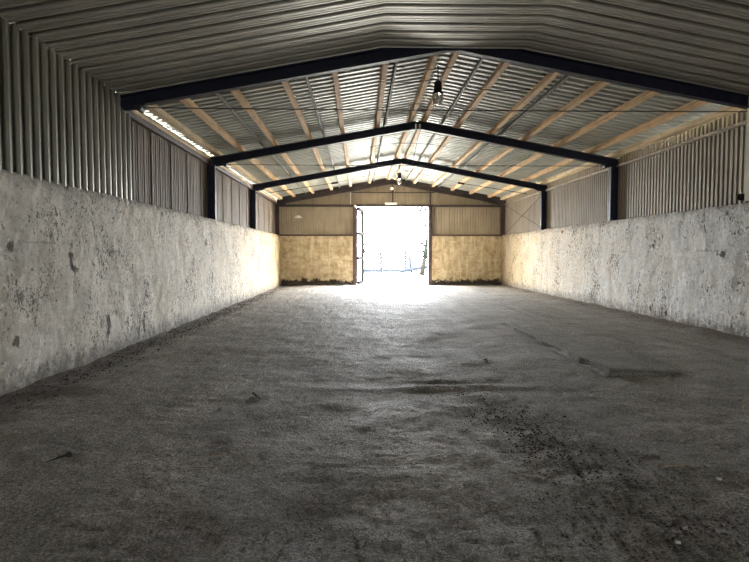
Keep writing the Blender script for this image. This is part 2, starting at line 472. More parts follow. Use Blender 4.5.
# ------------------------------------------------------------------ main roof
PR = [(0.0, 0.0), (0.09, 0.0), (0.11, 0.06), (0.22, 0.06), (0.24, 0.0)]
for side, nm in ((-1, 'left'), (1, 'right')):
    def zt(x): return zr(x) + 0.135
    xe = XL-0.55 if side < 0 else XR+0.55
    ze = H + 2.57 - SL*0.55 + 0.135
    V = Vector((XC-xe, 0, zt(XC)-ze)); L = V.length; V.normalize()
    N = Vector((-V.z, 0, V.x)); N = N if N.z > 0 else -N
    bm = bmesh.new()
    sheet(bm, (xe, 9.40, ze), (0, 1, 0), V, N, YB+0.5-9.40, PR, 0.24, L, 0.004)
    tag(link('roof_'+nm, bm, M['roof']), 'corrugated metal roof slope on the %s of the ridge' % nm, 'roof', kind='structure')
    # solid outer roof over the lined near bay
    bm = bmesh.new()
    sheet(bm, (xe, YF-0.3, ze+0.05), (0, 1, 0), V, N, 9.9-YF, PR, 0.24, L, 0.004)
    tag(link('roof_'+nm+'_near', bm, M['roof']), 'outer roof slope over the lined bay, %s of the ridge' % nm, 'roof', kind='structure')
bm = bmesh.new()
za = zr(XC)+0.20
vs = []
for y in (9.2, YB+0.5):
    vs.append([bm.verts.new((XC-0.22, y, za-0.04)), bm.verts.new((XC, y, za+0.0)), bm.verts.new((XC+0.22, y, za-0.04)), bm.verts.new((XC+0.22, y, za-0.03)), bm.verts.new((XC, y, za+0.012)), bm.verts.new((XC-0.22, y, za-0.03))])
for i in range(6): bm.faces.new((vs[0][i], vs[0][(i+1) % 6], vs[1][(i+1) % 6], vs[1][i]))
bm.faces.new(vs[0]); bm.faces.new(vs[1])
tag(link('ridge_cap', bm, M['roof']), 'folded metal cap along the roof ridge', 'roof', kind='structure')

# ------------------------------------------------------------------ steel frames
ordn = ['first', 'second', 'third', 'last']
flab = ['dark navy steel roof frame nearest the viewer', 'dark navy steel roof frame second from the viewer',
        'dark navy steel roof frame third from the viewer', 'brown steel roof frame standing against the end wall']
th = math.atan(SL)
for i, y in enumerate(FR):
    mt = M['navy'] if i < 3 else M['darksteel']
    e = empty('roof_frame', (XC, y, 0), flab[i], 'steel frame', 'steel roof frames')
    off = Vector((-XC, -y, 0))
    dep = 0.205
    for s in (-1, 1):
        xe = XL-0.12 if s < 0 else XR+0.10
        zb = lambda x: zr(x) - dep/math.cos(th)
        ze = zr(XL) - dep - SL*0.12
        bm = bmesh.new()
        ibeam(bm, (xe, y, ze), (XC, y, zr(XC)-dep), (-s*-SL*-1 if False else s*SL, 0, 1), dep, 0.13)
        o = link('rafter', bm, mt, e); o.location = off
        # column
        if i == 0: cx = 7.02 if s > 0 else -4.06
        else: cx = -3.935 if s < 0 else 6.86
        bm = bmesh.new()
        ibeam(bm, (cx-0.10 if s < 0 else cx+0.10, y, 0 if i == 0 else ZC), (cx-0.10 if s < 0 else cx+0.10, y, ze+0.02), (1 if s < 0 else -1, 0, 0), 0.20, 0.13 if i < 3 else 0.10)
        o = link('column', bm, mt if i < 3 else M['redsteel'], e); o.location = off
        # haunch plate at the knee and a rod eye
        bm = bmesh.new()
        kx = XL+0.02 if s < 0 else XR-0.02
        d = -s
        zk = ze + 0.03
        vv = [(kx-d*0.04, zk+0.12), (kx-d*0.04, zk-0.05), (kx+d*0.20, zk-0.02), (kx+d*0.34, zk+0.06)]
        fa = [bm.verts.new((a, y-0.045, b)) for a, b in vv]; fb = [bm.verts.new((a, y+0.045, b)) for a, b in vv]
        bm.faces.new(fa); bm.faces.new(fb)
        for q in range(4): bm.faces.new((fa[q], fa[(q+1) % 4], fb[(q+1) % 4], fb[q]))
        knee = link('knee_plate', bevel(bm, 0.004), mt, e); knee.location = off
        if i < 2:
            bm = bmesh.new(); tube(bm, [(kx+d*0.21, y-0.09, zk-0.01), (kx+d*0.21, y+0.09, zk-0.01)], 0.055, 14)
            link('rod_eye', bm, M['black'], knee)
        if i == 0:      # packer between the rafter and the roof sheets
            bm = bmesh.new()
            vv = [(xe, zr(XL)-SL*0.12), (XC, zr(XC)), (XC, zr(XC)+0.13), (xe, zr(XL)-SL*0.12+0.13)]
            fa = [bm.verts.new((a, y-0.06, b-0.002)) for a, b in vv]; fb = [bm.verts.new((a, y+0.025, b-0.002)) for a, b in vv]
            bm.faces.new(fa); bm.faces.new(fb)
            for q in range(4): bm.faces.new((fa[q], fa[(q+1) % 4], fb[(q+1) % 4], fb[q]))
            o = link('packer', bm, mt, e); o.location = off
        # purlin cleat seen as a small dark block
        if i == 0:
            bx = XC + s*1.75
            bm = bmesh.new(); box(bm, bx-0.055, bx+0.055, y+0.07, y+0.35, zr(bx)-0.13, zr(bx)-0.02)
            o = link('cleat', bevel(bm, 0.008), M['black'], e); o.location = off
    bm = bmesh.new(); box(bm, XC-0.14, XC+0.14, y-0.055, y+0.055, zr(XC)-dep-0.02, zr(XC)-0.03)
    o = link('apex_plate', bevel(bm, 0.01), mt, e); o.location = off
    if i < 2:
        bm = bmesh.new()
        z = zr(XL)-dep+0.01
        tube(bm, [(XL+0.2+k*(XR-XL-0.4)/16, y, z-0.012*math.sin(math.pi*k/16)) for k in range(17)], 0.009, 6)
        o = link('tie_rod', bm, M['black'], e); o.location = off

# ------------------------------------------------------------------ purlins
bays = [(FR[0]+0.04, FR[1]+0.06, 'first and second dark frames'), (FR[1]+0.07, FR[2]+0.06, 'second and third dark frames'),
        (FR[2]+0.07, YB-0.02, 'third dark frame and end wall')]
nth = ['first', 'second', 'third', 'fourth', 'fifth', 'sixth']
pm = {}
def purlin_mesh(L, w, h, key, mat):
    if key in pm: return pm[key]
    bm = bmesh.new(); box(bm, -w/2, w/2, 0, L, 0, h)
    bevel(bm, 0.006)
    me = bpy.data.meshes.new(key); bm.to_mesh(me); bm.free(); me.materials.append(mat)
    pm[key] = me; return me
def place_purlin(name, me, x, y, label, cat, group, dz=0.0, jx=0.0):
    o = bpy.data.objects.new(name, me); COL.objects.link(o)
    o.location = (x, y, zr(x)+0.003+dz)
    o.rotation_euler = (0, -th if x < XC else th, jx)
    return tag(o, label, cat, group)
for b, (y0, y1, bn) in enumerate(bays):
    L = y1-y0
    for s, sn in ((-1, 'left'), (1, 'right')):
        for k in range(6):
            x = XC + s*(0.17 if k == 0 else 0.17 + 0.895*k)
            me = purlin_mesh(L, 0.105, 0.125, 'purlin_%d_%d' % (b, (k*3+b) % 3), M['timber'])
            place_purlin('timber_purlin', me, x, y0, 'tan timber purlin, %s %s of the ridge, between %s' % (nth[k], sn, bn),
                         'purlin', 'timber purlins under the roof', jx=random.uniform(-0.004, 0.004))
        x = XL+0.06 if s < 0 else XR-0.06
        me = purlin_mesh(L, 0.12, 0.125, 'epurlin_%d' % b, M['eave'] if s < 0 else M['timber'])
        place_purlin('eave_purlin', me, x, y0, 'timber eave purlin along the %s eave between %s' % (sn, bn), 'purlin', 'timber eave purlins')
    for k, x in enumerate((-2.55, -0.95, 0.67, 2.19, 3.76)):
        me = purlin_mesh(L if b < 2 else L-0.18, 0.05, 0.075, 'spurlin_%d' % b, M['grey'])
        sn = ('second thin', 'first thin', 'innermost thin')[k] if k < 3 else ('innermost thin', 'outer thin')[k-3]
        which = ['outermost left', 'middle left', 'innermost left', 'inner right', 'outer right'][k]
        place_purlin('steel_purlin', me, x, y0, 'thin grey steel purlin, %s one, between %s' % (which, bn), 'purlin', 'thin steel purlins under the roof', dz=0.045)

# ------------------------------------------------------------------ side cladding, bays beyond the lining
PC = [(0.0, 0.0), (0.055, 0.0), (0.07, 0.022), (0.115, 0.022), (0.13, 0.0)]
PCL = [(0.0, 0.0), (0.05, 0.0), (0.055, 0.006), (0.10, 0.006), (0.105, 0.0), (0.17, 0.0), (0.175, 0.006), (0.225, 0.006), (0.23, 0.0), (0.275, 0.0), (0.28, -0.02), (0.295, -0.02)]
PCR = [(0.0, 0.0), (0.05, 0.0), (0.062, 0.05), (0.128, 0.05), (0.14, 0.0)]
bn2 = ['between the first and second dark frames', 'between the second and third dark frames', 'between third dark frame and end wall']
for side, sn in ((-1, 'left'), (1, 'right')):
    for b in range(3):
        y0, y1 = (9.44, FR[1]) if b == 0 else (FR[b], FR[b+1] if b < 2 else YB+0.1)
        X = CL if side < 0 else CR
        e = empty('cladding_panel', (X, y0, ZC), ('dusty brown' if side < 0 else 'tan ribbed') + ' cladding on the %s %s' % (sn, bn2[b]), 'cladding', 'side wall cladding')
        n = 10 if side < 0 else 6; w = (y1-y0)/n
        for k in range(n):
            bm = bmesh.new()
            dj = (0.007 if k % 2 else -0.007) if side < 0 else 0.0
            if side < 0:
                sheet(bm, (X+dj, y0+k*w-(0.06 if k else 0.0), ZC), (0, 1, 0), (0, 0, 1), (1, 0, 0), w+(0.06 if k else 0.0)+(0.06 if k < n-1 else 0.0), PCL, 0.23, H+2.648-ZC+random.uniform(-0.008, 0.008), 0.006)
            else:
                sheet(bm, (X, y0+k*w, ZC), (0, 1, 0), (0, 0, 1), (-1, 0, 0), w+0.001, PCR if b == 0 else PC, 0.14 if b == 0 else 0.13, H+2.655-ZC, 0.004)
            o = link('sheet', bm, M['cladL'] if side < 0 else M['cladR'], e); o.location = (-X, -y0, -ZC)

# rails under the eaves
for b in range(3):
    y0, y1 = (9.45, FR[1]-0.08) if b == 0 else (FR[b]+0.08, FR[b+1]-0.08)
    bm = bmesh.new(); box(bm, CR-0.13, CR-0.055, y0, y1, H+2.33, H+2.39)
    tag(link('wall_rail', bevel(bm, 0.006), M['rail']), 'dusty horizontal rail high on the right cladding ' + bn2[b], 'rail', 'rails under the eaves')
    bm = bmesh.new(); box(bm, CL+0.03, CL+0.12, y0, y1, H+2.36, H+2.46)
    tag(link('wall_rail', bevel(bm, 0.006), M['redsteel']), 'brown horizontal rail high on the left cladding ' + bn2[b], 'rail', 'rails under the eaves')
    bm = bmesh.new(); box(bm, CL+0.02, CL+0.13, y0, y1, H+2.465, H+2.535)
    tag(link('eave_board', bevel(bm, 0.006), M['eave']), 'pale sunlit board along the left eave ' + bn2[b], 'board', 'pale boards along the left eave')

# brackets along the wall rods (right wall, last bay)
e = empty('wall_brace', (CR-0.07, (FR[2]+FR[3])/2, H+1.6), 'crossed thin steel rods bracing the right cladding beside the end wall', 'brace')
for a, b in (((FR[2]+0.2, H+0.95), (FR[3]-0.2, H+2.3)), ((FR[2]+0.2, H+2.3), (FR[3]-0.2, H+0.95))):
    bm = bmesh.new(); q = 0.0 if a[1] < b[1] else 0.02
    tube(bm, [(CR-0.075-q, a[0], a[1]), (CR-0.075-q, b[0], b[1])], 0.010, 6)
    o = link('rod', bm, M['black'], e); o.location = -Vector(e.location)

# sloping tie rods in the last bay
for s, sn in ((-1, 'left'), (1, 'right')):
    yy = 22.6
    e = empty('roof_tie', (XC, yy, zr(XC)-0.2), 'thin sloping tie rod under the roof %s of the ridge near the end wall' % sn, 'rod', 'sloping tie rods near the end wall')
    def P(dx, dz): return (XC+s*dx, yy, H+dz)
    bm = bmesh.new(); tube(bm, [P(5.2, 2.42), P(2.55, 2.83)], 0.014, 6); o = link('rod', bm, M['black'], e); o.location = -Vector(e.location)
    bm = bmesh.new(); tube(bm, [P(2.66, 2.81), P(2.40, 2.85)], [0.04, 0.045], 10); o = link('turnbuckle', bm, M['black'], e); o.location = -Vector(e.location)
    bm = bmesh.new(); tube(bm, [P(2.45, 2.845), P(0.05, 3.40)], 0.007, 6); o = link('wire', bm, M['black'], e); o.location = -Vector(e.location)

# ------------------------------------------------------------------ end gable
def gtop(x): return zr(x) + 0.115
PB = [(0.0, 0.0), (0.06, 0.0), (0.075, 0.025), (0.105, 0.025), (0.12, 0.0)]
def gable(x0, x1, z0, top, label):
    e = empty('cladding_panel', (x0, YB+0.12, z0), label, 'cladding', 'end wall cladding')
    n = max(1, round((x1-x0)/0.95)); w = (x1-x0)/n
    for k in range(n):
        a = x0+k*w
        bm = bmesh.new()
        if top is None:
            if a < XC-0.01 < a+w-0.02:
                parts = [(a, XC), (XC, a+w)]
            else: parts = [(a, a+w)]
            for p, q in parts:
                sheet(bm, (p, YB+0.12, z0), (1, 0, 0), (0, 0, 1), (0, -1, 0), q-p+0.0001, PB, 0.12, gtop(p)-z0, 0.005, slant=SL if p < XC-0.001 else -SL)
        else:
            sheet(bm, (a, YB+0.12, z0), (1, 0, 0), (0, 0, 1), (0, -1, 0), w+0.0001, PB, 0.12, top-z0, 0.005)
        o = link('sheet', bm, M['cladB'], e); o.location = (-x0, -YB-0.12, -z0)
    return e
gable(CL, DX0-0.12, ZC-0.02, DZ+0.02, 'tan ribbed cladding above the low end wall, left of the doorway')
gable(DX1+0.14, CR, ZC-0.02, DZ+0.02, 'grey tan ribbed cladding above the low end wall, right of the doorway')
gable(CL, CR, DZ+0.02, None, 'ribbed gable cladding over the doorway under the roof slopes')

n = 1
def trim(x0, x1, y0, y1, z0, z1, mat, label, bev=0.006):
    global n
    bm = bmesh.new(); box(bm, x0, x1, y0, y1, z0, z1)
    tag(link('trim_%d' % n, bevel(bm, bev), mat), label, 'trim', kind='structure'); n += 1
trim(CL+0.2, CR-0.2, YB-0.02, YB+0.12, DZ-0.04, DZ+0.07, M['darksteel'], 'dark steel beam across the end wall over the doorway')
trim(XL-0.12, DX0-0.14, YB-0.03, YB+0.10, ZC-0.05, ZC+0.03, M['redsteel'], 'brown steel angle on top of the low end wall, left')
trim(DX1+0.16, XR+0.12, YB-0.03, YB+0.10, ZC-0.05, ZC+0.03, M['redsteel'], 'brown steel angle on top of the low end wall, right')
trim(DX0-0.17, DX0, YB-0.04, YB+0.12, 0, DZ-0.02, M['redsteel'], 'brown steel post on the left of the doorway')
trim(DX1, DX1+0.17, YB-0.04, YB+0.12, 0, DZ-0.02, M['redsteel'], 'brown steel post on the right of the doorway')
trim(DX0-0.2, DX1+0.3, YB+0.05, YB+0.09, H+2.93, H+2.97, M['darksteel'], 'thin rail across the gable above the doorway', 0.004)
trim(1.55, 1.61, YB+0.03, YB+0.09, DZ+0.06, zr(1.6)-0.24, M['darksteel'], 'thin upright in the gable middle above the doorway', 0.004)
trim(-0.10+3.46, -0.04+3.46, YB+0.03, YB+0.09, DZ+0.06, H+3.0, M['darksteel'], 'thin upright in the gable above the right door post', 0.004)

# dark closers between the purlins on the last rafter
for s, sn in ((-1, 'left'), (1, 'right')):
    for k in range(6):
        xa = XC + s*(0.17 + (0.895*k if k else 0)) + s*0.07; xb = XC + s*(0.17 + 0.895*(k+1)) - s*0.07
        if k == 5: xb = (XL+0.14) if s < 0 else (XR-0.14)
        xm = (xa+xb)/2; w = abs(xb-xa)
        bm = bmesh.new(); box(bm, -w/2, w/2, -0.04, 0.05, 0.004, 0.12)
        o = link('closer_block', bevel(bm, 0.004), M['darksteel']); o.location = (xm, FR[3], zr(xm)); o.rotation_euler = (0, -s*-th if s > 0 else -th, 0)
        tag(o, 'dark block between purlins on the end rafter, %s gap %s of the ridge' % (nth[k], sn), 'block', 'dark blocks on the end rafter')

# ------------------------------------------------------------------ door leaf (swung outside)
e = empty('door_1', (DX0+0.02, YB+0.16, 0), 'white door leaf with dark frame swung open outside the doorway', 'door', kind='structure')
ang = math.radians(8.5)
e.rotation_euler = (0, 0, math.radians(90)-ang)
W, HT = 1.66, DZ-0.08
bm = bmesh.new()
for a, q in ((0.03, 0.03), (W-0.06, 0.06)): box(bm, a-q, a+q, -0.13 if a > 1 else -0.03, 0.025, 0.06, HT)
for z in (0.09, 1.30, 2.50, HT-0.03): box(bm, 0.06, W-0.12, -0.12, 0.022, z-0.06, z+0.06)
t_ = plain('black_door_steel', (0.016, 0.016, 0.015), 1.0, 0, 0.2, 5); t_.node_tree.nodes['Principled BSDF'].inputs['Specular IOR Level'].default_value = 0
link('door_frame', bm, t_, e)
bm = bmesh.new(); sheet(bm, (0.0, 0.026, 0.06), (1, 0, 0), (0, 0, 1), (0, 1, 0), W, PB, 0.12, HT-0.06, 0.003)
link('door_sheet', bm, M['white'], e)
bm = bmesh.new(); box(bm, W-0.12, W-0.02, -0.20, -0.13, 1.52, 1.76); link('latch', bevel(bm, 0.006), M['black'], e)
for z in (0.4, 1.9, 3.3):
    bm = bmesh.new(); tube(bm, [(-0.015, 0, z-0.07), (-0.015, 0, z+0.07)], 0.016, 10); link('hinge', bm, M['redsteel'], e)

# ------------------------------------------------------------------ lamps, cables
def jar_lamp(loc, drop, label, sc=1.0):
    e = empty('pendant_lamp', loc, label, 'lamp', 'jar lamps along the ridge')
    bm = bmesh.new(); tube(bm, [(0, 0, 0.13*sc), (0, 0, drop)], 0.012, 8); link('hanger', bm, M['black'], e)
    bm = bmesh.new(); lathe(bm, [(0.03, 0.15), (0.075, 0.13), (0.08, -0.06), (0.105, -0.075), (0.105, -0.10), (0.02, -0.10)]); o = link('housing', bm, M['black'], e, True)
    o.scale = (sc,)*3
    bm = bmesh.new(); lathe(bm, [(0.085, -0.10), (0.098, -0.13), (0.098, -0.22), (0.085, -0.275), (0.05, -0.30), (0.01, -0.305)]); jar = link('glass_jar', bm, M['glass'], e, True)
    jar.scale = (sc,)*3
    bm = bmesh.new(); lathe(bm, [(0.012, -0.11), (0.022, -0.13), (0.036, -0.18), (0.038, -0.21), (0.02, -0.245), (0.004, -0.25)]); link('bulb', bm, M['white'], jar, True)
    bm = bmesh.new()
    for k in range(6):
        a = k*math.pi/3
        tube(bm, [(0.103*math.cos(a), 0.103*math.sin(a), -0.1), (0.108*math.cos(a), 0.108*math.sin(a), -0.2), (0.06*math.cos(a), 0.06*math.sin(a), -0.305)], 0.004, 5)
    o = link('guard', bm, M['grey'], e); o.scale = (sc,)*3
    return e
jar_lamp((XC, 11.1, H+3.22), zr(XC)+0.12-H-3.22, 'black caged jar lamp hanging from the ridge behind the first frame')
jar_lamp((XC, 21.9, H+3.00), zr(XC)+0.12-H-3.00, 'black caged jar lamp hanging from the ridge behind the third frame')
e = empty('bulb_lamp', (1.50, 26.5, H+3.12), 'small bare white bulb hanging below the ridge at the end wall', 'lamp')
bm = bmesh.new(); tube(bm, [(0, 0, 0.09), (0, 0, zr(1.5)-H-3.12+0.1)], 0.006, 6); link('cord', bm, M['black'], e)
bm = bmesh.new(); lathe(bm, [(0.02, 0.09), (0.032, 0.06), (0.032, 0.02), (0.02, 0.02)], n=12); link('socket', bm, M['black'], e, True)
bm = bmesh.new(); lathe(bm, [(0.02, 0.02), (0.045, -0.02), (0.06, -0.06), (0.05, -0.10), (0.012, -0.12)], n=14); link('bulb', bm, M['bulb'], e, True)

e = empty('dish_lamp', (-2.93, YB-0.05, H+1.72), 'white dish lamp on the end cladding left of the doorway', 'lamp')
bm = bmesh.new(); lathe(bm, [(0.03, 0.12), (0.08, 0.10), (0.19, 0.0), (0.185, -0.01), (0.07, 0.08), (0.01, 0.085)], (0, -0.2, 0)); link('shade', bm, M['white'], e, True)
bm = bmesh.new(); tube(bm, [(0, 0.14, 0.02), (0, 0.02, 0.17), (0, -0.12, 0.20), (0, -0.2, 0.11)], 0.014, 8); link('arm', bm, M['grey'], e)
e = empty('bar_light', (1.49, YB-0.06, H+2.41), 'white strip light on the beam over the doorway', 'lamp')
bm = bmesh.new(); box(bm, -0.30, 0.30, -0.05, 0.035, -0.01, 0.06); link('casing', bevel(bm, 0.012, 2), M['white'], e)
bm = bmesh.new(); tube(bm, [(-0.27, -0.03, -0.02), (0.27, -0.03, -0.02)], 0.016, 10); link('tube', bm, M['bulb'], e)
e = empty('flood_lamp', (-0.24, YB-0.07, H+2.31), 'small white lamp at the top of the left door post', 'lamp')
bm = bmesh.new(); lathe(bm, [(0.02, 0.05), (0.05, 0.03), (0.055, -0.03), (0.03, -0.05)], n=12); link('shell', bm, M['white'], e, True)
bm = bmesh.new(); box(bm, -0.015, 0.015, 0.0, 0.06, -0.012, 0.012); link('bracket', bm, M['grey'], e)

def conduit(x, z0, z1, mat, label):
    bm = bmesh.new(); tube(bm, [(x, YB+0.02, z0), (x, YB+0.02, z1)], 0.022, 8)
    tag(link('conduit', bm, mat), label, 'pipe')
conduit(-0.45, DZ+0.06, H+2.93, M['white'], 'short white conduit on the gable above the left door post')
conduit(3.57, ZC+0.05, DZ-0.04, M['grey'], 'grey conduit on the cladding beside the right door post')

def cable(pts, r, label, name='cable'):
    bm = bmesh.new(); tube(bm, pts, r, 6)
    return tag(link(name, bm, M['black']), label, 'cable', 'cables along the ridge')
def sag(a, b, s, n=12):
    a, b = Vector(a), Vector(b)
    return [a.lerp(b, k/n) - Vector((0, 0, s*4*(k/n)*(1-k/n))) for k in range(n+1)]
zc = lambda x: zr(x) - 0.02
cable(sag((0.40, 11.0, zc(0.4)), (XC-0.02, 11.1, H+3.40), 0.03), 0.008, 'black cable from the near jar lamp to the left purlins')
cable(sag((XC+0.02, 11.1, H+3.40), (3.3, 11.0, zc(3.3)), 0.10), 0.008, 'black cable from the near jar lamp to the right purlins')
cable(sag((0.62, 10.2, zc(0.62)), (XC+0.30, 10.4, zc(XC+0.3)-0.02), 0.07), 0.007, 'black cable looping under the ridge just behind the first frame')
cable(sag((0.2, 13.0, zc(0.2)), (2.9, 13.0, zc(2.9)), -0.16), 0.007, 'black cable crossing under the ridge ahead of the second frame')
cable([(1.62, 15.10, H+3.3), (1.58, 15.5, H+3.15), (1.55, 16.0, H+2.85), (1.52, 16.3, H+2.6), (1.40, 16.6, H+2.42), (1.36, 17.4, H+2.55), (1.4, 18.6, H+2.95), (1.50, 20.9, H+3.36)], 0.008, 'thin black cable hanging in a loop behind the second frame')
cable(sag((0.3, 17.5, zc(0.3)), (2.75, 17.5, zc(2.75)), -0.12), 0.007, 'black cable crossing under the ridge behind the second frame')
e = empty('insulator_pair', (XC, 15.0, zr(XC)-0.25), 'pale insulator pair clipped at the apex of the second frame', 'insulator')
for q in (-0.05, 0.05):
    bm = bmesh.new(); lathe(bm, [(0.012, 0.12), (0.03, 0.10), (0.018, 0.07), (0.03, 0.04), (0.018, 0.01), (0.03, -0.02), (0.01, -0.05)], (q, -0.10, 0), 10); link('insulator', bm, M['white'], e, True)

# pipe stub at the near end of the right wall top
e = empty('pipe', (6.62, 9.62, ZC+0.02), 'dark pipe stub lying on top of the right wall at the picture edge', 'pipe')
bm = bmesh.new(); tube(bm, [(0.0, 0, 0.035), (0.24, -0.12, 0.035)], 0.028, 10); link('tube', bm, M['black'], e)
bm = bmesh.new(); tube(bm, [(-0.03, 0.05, 0.06), (0.05, -0.05, 0.045)], 0.06, 14); link('cap', bm, M['black'], e)

# ------------------------------------------------------------------ things on the floor
e_mat = NT('pale_slab'); _a = e_mat.noise(2.2, 6, 0.7, 0.3)
e_mat.bump(e_mat.noise(18, 5, 0.7), 0.5, 0.02)
M['slab'] = e_mat.out(e_mat.ramp(_a, [(0.3, (0.19, 0.175, 0.15)), (0.6, (0.32, 0.305, 0.275)), (0.8, (0.38, 0.365, 0.34))]), 0.8)
bm = bmesh.new()
nx_, ny_ = 14, 50
def sx(u, y): 
    l = 3.12+0.03*nz(1, y, 2, 2.2); r = 4.02 + 0.075*(y-6.85) + 0.03*nz(5, y, 2, 2.0)
    return l + (r-l)*u
def sz(u, y):
    return floor_z(3.6, y)*0.3 + 0.012 + 0.045*max(0, 1-(y-6.85)/2.2)*(1-0.75*u*u) + 0.014*max(0, 1-u*4)*max(0, 1-(y-6.85)/4.2) + 0.006*nz(u*2, y, 1, 2.0)
G = []
for j in range(ny_+1):
    row = []
    for i in range(nx_+1):
        y = 6.85 + 4.4*j/ny_ + (0.05*nz(i*0.3, 2, 2, 1.1) if j == 0 else 0)
        u = i/nx_
        row.append(bm.verts.new((sx(u, y), y, sz(u, y))))
    G.append(row)
for a, b in zip(G, G[1:]):
    for i in range(nx_): bm.faces.new((a[i], a[i+1], b[i+1], b[i]))
bd = [ed for ed in bm.edges if ed.is_boundary]
r = bmesh.ops.extrude_edge_only(bm, edges=bd)
for v in [q for q in r['geom'] if isinstance(q, bmesh.types.BMVert)]:
    v.co.z = -0.03
    if v.co.y < 6.99: v.co.y += 0.14; v.co.z = -0.03
tag(link('concrete_slab', bm, M['floor'], smooth=False), 'long pale slab lying slightly proud of the floor at right', 'slab')

M['stone'] = plain('floor_stone', (0.20, 0.18, 0.155), 0.85, 0, 0.4, 14, 0.3)
M['palestone'] = plain('pale_stone', (0.5, 0.48, 0.44), 0.85, 0, 0.2, 14, 0.3)
M['iron'] = plain('rusty_black_iron', (0.014, 0.012, 0.011), 0.95, 0, 0.3, 30)
M['wood'] = plain('grey_stick', (0.16, 0.12, 0.085), 0.85, 0, 0.35, 20)
def at(px, py):
    d = H*F/(py-254); return ((px-360)*d/F, d)
def stone_mesh(r, sq=0.6, seed=0):
    bm = bmesh.new(); bmesh.ops.create_icosphere(bm, subdivisions=2, radius=r)
    for v in bm.verts:
        v.co *= 1 + 0.35*noise.noise(v.co/r*1.3 + Vector((seed, 2*seed, 0)))
        v.co.z = max(v.co.z*sq, -r*0.25)
    return bm
def stone(px, py, r, label, mat='stone', seed=0):
    x, y = at(px, py)
    o = link('stone', stone_mesh(r, 0.6, seed), M[mat]); o.location = (x, y, floor_z(x, y)+r*0.2); o.rotation_euler = (0, 0, seed)
    tag(o, label, 'stone', 'loose stones on the floor')
stone(595, 398, 0.022, 'small white chip on the floor in front of the slab', 'palestone', 1)
stone(172, 404, 0.045, 'dark lump of concrete on the left half of the floor', 'stone', 2)
stone(219, 410, 0.022, 'small dark stone right of the dark lump', 'stone', 3)
stone(487, 362, 0.03, 'small dark stone left of the slab on the open floor', 'stone', 4)
stone(731, 487, 0.02, 'pale pebble on the dark floor at far right', 'palestone', 5)
stone(690, 553, 0.016, 'pale pebble at the bottom right corner', 'palestone', 6)
def stick(pxa, pya, pxb, pyb, r, label):
    a = at(pxa, pya); b = at(pxb, pyb); bm = bmesh.new(); pts = []
    for k in range(6):
        x = a[0]+(b[0]-a[0])*k/5; y = a[1]+(b[1]-a[1])*k/5
        pts.append((x, y + 0.01*math.sin(k*2), floor_z(x, y)+r*1.3+0.004*math.sin(k)))
    tube(bm, pts, [r*0.7, r, r, r*0.9, r*0.8, r*0.4], 7)
    tag(link('stick', bm, M['wood'], smooth=True), label, 'stick', 'sticks lying on the floor')
stick(252, 395, 260, 400, 0.014, 'thin pale stick lying left of the floor middle')
stick(208, 458, 225, 456, 0.009, 'short dark stick lying on the floor below the dark lump')
stick(668, 475, 706, 473, 0.008, 'long thin dark stick lying across the floor at right')
# bolt-like spike
x, y = at(62, 459)
e = empty('spike', (x, y, floor_z(x, y)), 'black spike with a round head lying on the floor at left', 'spike')
bm = bmesh.new(); tube(bm, [(-0.06, -0.10, 0.01), (0.03, 0.0, 0.022)], [0.003, 0.011], 8); link('shank', bm, M['iron'], e)
bm = bmesh.new(); bmesh.ops.create_uvsphere(bm, u_segments=12, v_segments=8, radius=0.026)
for v in bm.verts: v.co = Vector((v.co.x+0.04, v.co.y+0.01, v.co.z*0.8+0.022))
link('head', bm, M['iron'], e, True)

# uncountable grit and rubble
def grit(name, label, spots, count, rmin, rmax, mat, seed):
    rnd = random.Random(seed); bm = bmesh.new()
    for _ in range(count):
        cx, cy, sx_, sy_, sk = rnd.choice(spots)
        y = rnd.gauss(cy, sy_); x = rnd.gauss(cx, sx_) + sk*(y-cy)
        if not (XL+0.07 < x < XR-0.07 and 2.2 < y < YB-0.1): continue
        r = rnd.uniform(rmin, rmax)*(1 if rnd.random() < 0.9 else 1.6)
        vs = []
        z0 = floor_z(x, y)
        for p in ((1,0,0),(-1,0,0),(0,1,0),(0,-1,0),(0,0,0.9),(0,0,-0.5)):
            vs.append(bm.verts.new((x+p[0]*r*rnd.uniform(0.6,1.3), y+p[1]*r*rnd.uniform(0.6,1.3), z0+r*0.2+p[2]*r*rnd.uniform(0.5,1))))
        for f in ((0,2,4),(2,1,4),(1,3,4),(3,0,4),(2,0,5),(1,2,5),(3,1,5),(0,3,5)): bm.faces.new([vs[i] for i in f])
    return tag(link(name, bm, M[mat]), label, 'gravel', kind='stuff')
M['muck'] = plain('black_muck', (0.05, 0.042, 0.035), 0.9, 0, 0.3, 12, 0.4)
M['redgrit'] = plain('reddish_grit', (0.15, 0.095, 0.075), 0.9, 0, 0.35, 12, 0.3)
grit('gravel', 'dark loose grit strewn along the wheel track at right', [(1.45, 4.1, 0.16, 0.5, -0.05), (1.75, 3.3, 0.20, 0.4, 0.05), (1.55, 2.8, 0.3, 0.25, 0), (1.3, 5.0, 0.2, 0.5, -0.1)], 1500, 0.004, 0.011, 'muck', 3)
grit('gravel', 'reddish crumbs strewn on the floor left of the middle', [(-1.35, 3.7, 0.14, 0.4, 0), (-0.95, 3.0, 0.25, 0.25, 0), (-0.2, 2.9, 0.3, 0.2, 0), (1.9, 3.0, 0.2, 0.2, 0)], 700, 0.003, 0.009, 'redgrit', 5)
grit('gravel', 'fine grey grit scattered over the whole near floor', [(0.2, 3.4, 1.6, 0.9, 0), (0.5, 5.0, 2.2, 1.4, 0), (-0.3, 2.9, 1.4, 0.4, 0)], 2500, 0.002, 0.005, 'stone', 8)
grit('rubble', 'crumbled muck along the foot of the left wall', [(XL+0.27, 6+k*0.9, 0.16, 0.5, 0) for k in range(20)], 2600, 0.005, 0.014, 'muck', 11)
